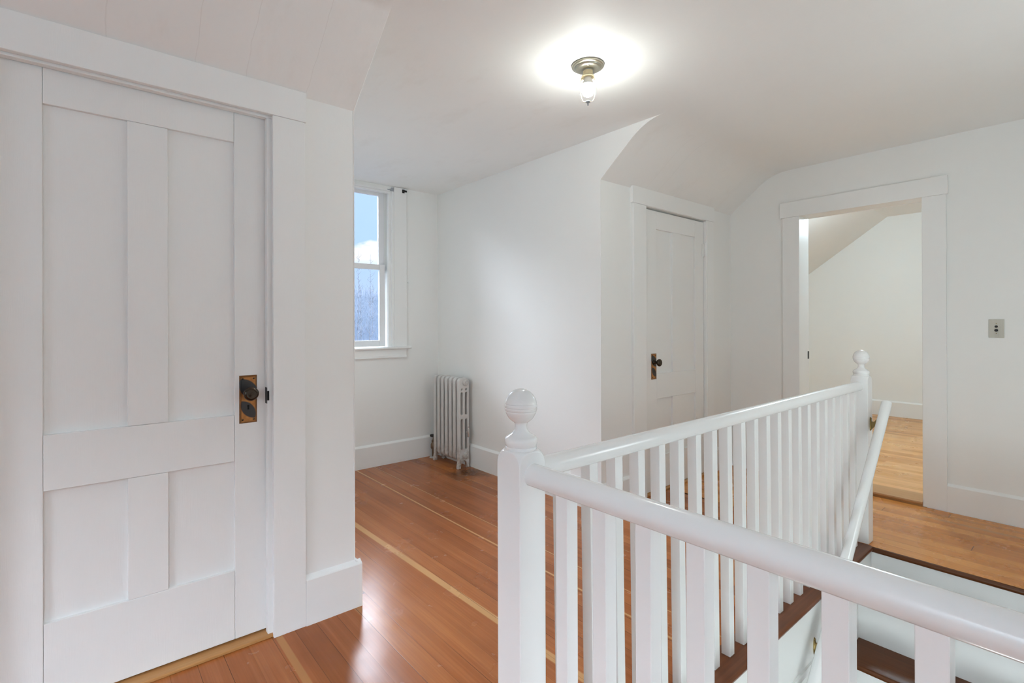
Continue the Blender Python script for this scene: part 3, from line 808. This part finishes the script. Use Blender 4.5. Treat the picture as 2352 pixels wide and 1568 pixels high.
for i in range(28):
    a = -PI / 2 + .72 + (2 * PI - 1.44) * i / 27
    rp.append((math.cos(a), math.sin(a)))
ycen = P1[1] + PS / 2 + .004
bm = bmesh.new(); bm_tube(bm, [(P1[0] + PS - .004, ycen, RZ), (2.0, ycen, RZ), (P2[0] - .004, ycen, RZ)], RR, prof=rp)
finish('rail', bm, M['rail'], bal, smooth=50)
xcen = P1[0] + PS / 2
bm = bmesh.new(); bm_tube(bm, [(xcen, P1[1] + .004, RZ + .004), (xcen, .2, RZ + .004), (xcen, -.40, RZ + .004)], RR, prof=rp)
finish('rail', bm, M['rail'], bal, smooth=50)
BS = .033
def baluster(x, y, lean, ztop):
    bm = bmesh.new(); bm_box(bm, x, x + BS, y, y + BS, .001, ztop)
    for v in bm.verts:
        if v.co.z > .5: v.co.x += lean
    return bm
for k in range(22):
    finish('baluster', baluster(.945 + .1075 * k, .8925, -.014, RZ - .012), M['rail'], bal, bevel=.0012)
for k in range(11):
    finish('baluster', baluster(.7825, .735 - .1018 * k, 0, RZ - .008), M['rail'], bal, bevel=.0012)

# ------------------------------------------------------------------ stairs and their handrail
st = thing('staircase', 'stairs going down with dark wooden treads and white risers', 'stairs', (2.4, .2, -2.7))
RISE, RUN = .2125, .228
rx = 3.335
for i in range(11):
    zt = -RISE * (i + 1)
    xr = rx - RUN * i
    b = boxes('riser', [(xr, xr + .02, -.397, .8558, zt - .002, zt + RISE - .028)], M['trim'], st)
    if i < 10:
        x1 = xr + .018; x0 = rx - RUN * (i + 1) - .030
        bm = bmesh.new()
        bm_prism(bm, [(x1, zt), (x0 + .012, zt), (x0 + .004, zt - .004), (x0, zt - .014), (x0 + .004, zt - .024), (x0 + .012, zt - .028), (x1, zt - .028)], 'Y', -.397, .853)
        finish('tread', bm, M['tread'], st, smooth=35)
hr = thing('stair_handrail', 'white round handrail sloping down beside the stairs on brass brackets', 'handrail', (3.3, .784, .76))
hy = .784
def hz(x): return .448 + .985 * (x - 3.0)
bm = bmesh.new()
bm_tube(bm, [(x, hy, hz(x)) for x in (3.335, 2.9, 2.4, 1.9, 1.2)], .0235, 24)
finish('rail', bm, M['rail'], hr, smooth=50)
def bracket(x, ywall, zp, ztop):
    bm = bmesh.new()
    bm_lathe(bm, [(.0105, 0), (.0105, .003), (.008, .006), (.0004, .007)], (0, 0, 0), 'Y', 20)
    for v in bm.verts:
        v.co = Vector((x + v.co.x, ywall - v.co.y, zp + v.co.z * 3.6))
    pts = [(ywall - .004, zp + .016), (ywall - .018, zp + .014), (hy + .022, ztop - .022), (hy - .004, ztop - .014), (hy - .004, ztop - .022), (hy + .012, ztop - .036), (ywall - .012, zp - .024), (ywall - .004, zp - .028)]
    bm_prism(bm, pts, 'X', x - .006, x + .006)
    b = finish('bracket', bm, M['brass'], hr, smooth=40, bevel=.001)
    for dz in (.030, -.030):
        bm = bmesh.new(); bm_lathe(bm, [(.0045, 0), (.0035, .002), (.0004, .0028)], (0, 0, 0), 'Y', 14)
        for v in bm.verts: v.co = Vector((x + v.co.x, ywall - .0045 - v.co.y, zp + dz + v.co.z))
        finish('screw', bm, M['brass'], b, smooth=40)
bracket(3.333, P2[1], .655, .735)
bracket(2.47, .846, -.205, hz(2.47) - .012)

# ------------------------------------------------------------------ the room through the doorway
RS = .7304
def rslope(y): return 2.22 - RS * (y - 2.272)
yflat = 2.272 - (2.545 - 2.22) / RS
bm = bmesh.new()
bm_prism(bm, [(-1.35, 2.545), (yflat, 2.545), (3.28, rslope(3.28)), (3.40, rslope(3.40)), (3.40, 2.75), (-1.35, 2.75)], 'X', 4.425, 7.98)
tag(finish('ceiling_bedroom', bm, M['wall']), 'white sloped ceiling of the room through the doorway', 'ceiling', 'structure')
struct('wall_bedroom_back', [(7.84, 7.95, -1.3, 3.4, -.1, 2.75)], M['wall'], 'far white wall of the room through the doorway', 'wall')
struct('wall_bedroom_left', [(4.43, 7.95, 3.25, 3.4, -.1, 2.75)], M['wall'], 'low white knee wall of the room through the doorway', 'wall')
struct('wall_bedroom_right', [(4.43, 7.95, -1.4, -1.3, -.1, 2.75)], M['wall'], 'right hand white wall of the room through the doorway', 'wall')

# ------------------------------------------------------------------ unseen windows added behind the camera to carry fill light
def added_window(name, label, x0, x1, y0, y1, z0, z1, ax):
    w = thing(name, label, 'window', ((x0 + x1) / 2, (y0 + y1) / 2, z0), 'structure')
    zm = (z0 + z1) / 2
    if ax == 'X':   # in a wall of constant x
        fr = [(x0, x1, y0, y0 + .06, z0, z1), (x0, x1, y1 - .06, y1, z0, z1), (x0, x1, y0, y1, z0, z0 + .06), (x0, x1, y0, y1, z1 - .06, z1), (x0, x1, y0, y1, zm - .025, zm + .025),
              (x1, x1 + .02, y0 - .11, y0, z0 - .1, z1 + .11), (x1, x1 + .02, y1, y1 + .11, z0 - .1, z1 + .11), (x1, x1 + .02, y0, y1, z1, z1 + .11), (x1, x1 + .05, y0 - .12, y1 + .12, z0 - .02, z0)]
        gl = [((x0 + x1) / 2, (x0 + x1) / 2 + .004, y0 + .05, y1 - .05, z0 + .05, z1 - .05)]
    else:
        fr = [(x0, x0 + .06, y0, y1, z0, z1), (x1 - .06, x1, y0, y1, z0, z1), (x0, x1, y0, y1, z0, z0 + .06), (x0, x1, y0, y1, z1 - .06, z1), (x0, x1, y0, y1, zm - .025, zm + .025),
              (x0 - .11, x0, y1, y1 + .02, z0 - .1, z1 + .11), (x1, x1 + .11, y1, y1 + .02, z0 - .1, z1 + .11), (x0, x1, y1, y1 + .02, z1, z1 + .11), (x0 - .12, x1 + .12, y1, y1 + .05, z0 - .02, z0)]
        gl = [(x0 + .05, x1 - .05, (y0 + y1) / 2, (y0 + y1) / 2 + .004, z0 + .05, z1 - .05)]
    boxes('window_frame', fr, M['trim'], w, .002)
    boxes('pane', gl, M['glass'], w)
added_window('added_window_2', 'unseen added sash window in the end wall behind the photographer', -2.8, -2.7, -.35, .95, .75, 2.15, 'X')
added_window('added_window_3', 'unseen added sash window in the wall behind the photographer', -1.55, -.35, -1.75, -1.65, .75, 2.15, 'Y')

# ------------------------------------------------------------------ outdoors beyond the alcove window
bm = bmesh.new()
nx, ny = 60, 40; g = []
from mathutils import noise as mnoise
for j in range(ny + 1):
    row = []
    for i in range(nx + 1):
        y = 9 + 71 * j / ny; x = -30 + 100 * i / nx
        z = -3.2 + 8.6 * min(1, max(0, (y - 9) / 50)) ** 1.1 + .5 * mnoise.noise(Vector((x * .25, y * .25, 0))) * min(1, (y - 9) / 12) + .35 * mnoise.noise(Vector((x * 1.3, y * 1.3, 3)))
        row.append(bm.verts.new((x, y, z)))
    g.append(row)
for j in range(ny):
    for i in range(nx): bm.faces.new((g[j][i], g[j][i + 1], g[j + 1][i + 1], g[j + 1][i]))
tag(finish('hillside', bm, M['hill'], smooth=80), 'haze-toned blue-grey brushy hillside seen through the window', 'hill', 'structure')
bm = bmesh.new()
rnd = random.Random(3)
def ground(x, y): return -3.2 + 8.6 * min(1, max(0, (y - 9) / 50)) ** 1.1
for i in range(4200):
    y = 13 + 40 * rnd.random() ** 1.3; x = y * (.26 + .32 * rnd.random())
    z = ground(x, y) - .2; h = (.5 + .8 * rnd.random()) * (1 + .006 * y)
    dx, dy = rnd.uniform(-.35, .35) * h, rnd.uniform(-.2, .2) * h
    r = .002 + .00022 * y
    bm_tube(bm, [(x, y, z), (x + dx * .4, y + dy * .4, z + h * .55), (x + dx, y + dy, z + h)], [r, r * .8, r * .35], 4)
tag(finish('brush', bm, M['twig']), 'pale tangle of bare brush covering the hillside outside', 'brush', 'stuff')
SAPL = [(.435, 8.0, 2.43, .07, 'taller bare sapling outside, left one seen in the window'), (.456, 9.0, 2.53, .11, 'taller bare sapling outside, right one seen in the window'),
        (.447, 9.6, 2.02, -.06, 'shorter bare sapling outside, between the two taller ones'), (.462, 8.6, 1.98, .10, 'shorter leaning sapling outside, nearest the window frame')]
for (ratio, y, ztop, ln, lab) in SAPL:
    x = y * ratio; z0 = ground(x, max(y, 9)) - .3
    bm = bmesh.new(); H = ztop - z0
    pts = [(x + ln * t * .8 + .03 * math.sin(5 * t + y), y + .03 * math.sin(7 * t), z0 + H * t) for t in [i / 14 for i in range(15)]]
    bm_tube(bm, pts, [.0085 * (1 - .82 * i / 14) for i in range(15)], 6)
    for k in range(70):
        t = .35 + .64 * rnd.random() ** .8; i = min(13, int(t * 14)); p = Vector(pts[i]).lerp(Vector(pts[i + 1]), t * 14 - i)
        a = rnd.choice((-1, 1)); l = (.05 + .34 * (1 - t)) * (.4 + .8 * rnd.random())
        q1 = p + Vector((a * l * rnd.uniform(.25, .5), rnd.uniform(-.1, .1), l * .6)); q2 = p + Vector((a * l * rnd.uniform(.4, .8), rnd.uniform(-.1, .1), l * 1.25))
        bm_tube(bm, [p, q1, q2], [.0026, .0018, .0009], 4)
        if k % 3 == 0: bm_tube(bm, [q1, q1 + Vector((-a * l * .15, 0, l * .3))], [.0016, .0008], 4)
    tag(finish('sapling', bm, M['sapling'], loc=(x, y, z0)), lab, 'sapling', group='bare saplings outside the alcove window')

# ------------------------------------------------------------------ sky
w = bpy.data.worlds.new('sky'); SC.world = w; w.use_nodes = True
N, L = w.node_tree.nodes, w.node_tree.links; N.clear()
out = N.new('ShaderNodeOutputWorld'); bg = N.new('ShaderNodeBackground')
tc = N.new('ShaderNodeTexCoord'); sx = N.new('ShaderNodeSeparateXYZ'); L.new(tc.outputs['Generated'], sx.inputs[0])
cr = N.new('ShaderNodeValToRGB'); L.new(maprange(N, L, sx.outputs['Z'], -.1, 1.0, 0, 1), cr.inputs[0])
e = cr.color_ramp.elements
e[0].position = .09; e[0].color = (.38, .49, .70, 1)
e[1].position = 1.0; e[1].color = (14, 15.5, 18, 1)
for p, c in ((.15, (.37, .49, .71)), (.22, (.35, .50, .74)), (.31, (.37, .52, .75)), (.42, (14, 15, 17))):
    k = e.new(p); k.color = (*c, 1)
mp = N.new('ShaderNodeMapping'); mp.inputs['Scale'].default_value = (6, 6, 13); mp.inputs['Location'].default_value = (.35, .1, .62)
L.new(tc.outputs['Generated'], mp.inputs['Vector'])
cn = noise(N, L, mp.outputs[0], 1.6, 5, .55)
band = math_node(N, L, 'MULTIPLY', maprange(N, L, sx.outputs['Z'], .10, .125, 0, 1), maprange(N, L, sx.outputs['Z'], .165, .19, 1, 0))
cl = math_node(N, L, 'MULTIPLY', maprange(N, L, cn, .47, .56, 0, 1), band)
L.new(mixc(N, L, cl, cr.outputs[0], (.74, .76, .79)), bg.inputs['Color'])
bg.inputs['Strength'].default_value = 1.0
L.new(bg.outputs[0], out.inputs[0])

# ------------------------------------------------------------------ bedroom lamp, window portal and added fill lights
def area(name, loc, rot, sx_, sy_, power, col, portal=False):
    l = bpy.data.lights.new(name, 'AREA'); l.shape = 'RECTANGLE'; l.size = sx_; l.size_y = sy_; l.energy = power; l.color = col
    o = bpy.data.objects.new(name, l); COL.objects.link(o); o.location = loc; o.rotation_euler = rot
    if portal: l.cycles.is_portal = True
    return o
area('alcove_window_portal', (1.715, YW + .16, 1.69), (-PI / 2, 0, 0), .8, 1.45, 1, (1, 1, 1), True)
area('west_window_fill', (-2.9, .3, 1.45), (0, -PI / 2, 0), 1.4, 1.3, 9, (.66, .91, 1.0))  # added fill light outside the invented west window
area('south_window_fill', (-.95, -1.85, 1.45), (PI / 2, 0, 0), 1.2, 1.4, 10.5, (.775, .955, 1.0))  # fill light added at the invented south window
pl = bpy.data.lights.new('bedroom_lamp', 'POINT'); pl.energy = 33; pl.color = (.70, .89, 1.0); pl.shadow_soft_size = .09
po = bpy.data.objects.new('bedroom_lamp', pl); COL.objects.link(po); po.location = (5.35, 1.30, 2.22)

hl = bpy.data.lights.new('hall_fill', 'POINT'); hl.energy = 2; hl.color = (.83, .97, 1); hl.shadow_soft_size = .3  # unseen fill light added behind the camera to lift the hall
ho = bpy.data.objects.new('hall_fill', hl); COL.objects.link(ho); ho.location = (-1.3, -.7, 1.25)

for nm, loc, en, sz in (('stair_wall_fill', (2.55, -.28, 1.25), 9, .22), ('downstairs_fill', (1.25, .15, -.95), 12, .2), ('alcove_fill', (1.12, 3.15, 1.15), 4.2, .18)):  # unseen fill lights added to brighten the stairs, ceiling and alcove
    l_ = bpy.data.lights.new(nm, 'POINT'); l_.energy = en; l_.color = (.865, .97, 1.0); l_.shadow_soft_size = sz
    o_ = bpy.data.objects.new(nm, l_); COL.objects.link(o_); o_.location = loc

# ------------------------------------------------------------------ camera
cam = bpy.data.cameras.new('camera'); co = bpy.data.objects.new('camera', cam); COL.objects.link(co)
yaw, pitch, roll = 0.8772, 0.0014, -0.0032
F = Vector((math.cos(yaw) * math.cos(pitch), math.sin(yaw) * math.cos(pitch), math.sin(pitch)))
r = Vector((math.sin(yaw), -math.cos(yaw), 0)); u = r.cross(F)
c, s = math.cos(roll), math.sin(roll)
r2 = r * c + u * s; u2 = u * c - r * s
co.matrix_world = Matrix(((r2.x, u2.x, -F.x, 0), (r2.y, u2.y, -F.y, 0), (r2.z, u2.z, -F.z, 1.215), (0, 0, 0, 1)))
cam.sensor_fit = 'HORIZONTAL'; cam.sensor_width = 36.0
cam.lens = 1165.29 * 36.0 / 2352
cam.shift_x = (1176 - 1156.65) / 2352
cam.shift_y = -(784 - 740.22) / 2352
cam.clip_start = .02
SC.camera = co

SC.view_settings.view_transform = 'Standard'; SC.view_settings.look = 'None'
SC.view_settings.gamma = 1.0; SC.view_settings.use_curve_mapping = False
SC.view_settings.exposure = 0.70
SC.cycles.use_denoising = True
SC.cycles.max_bounces = 14; SC.cycles.diffuse_bounces = 8
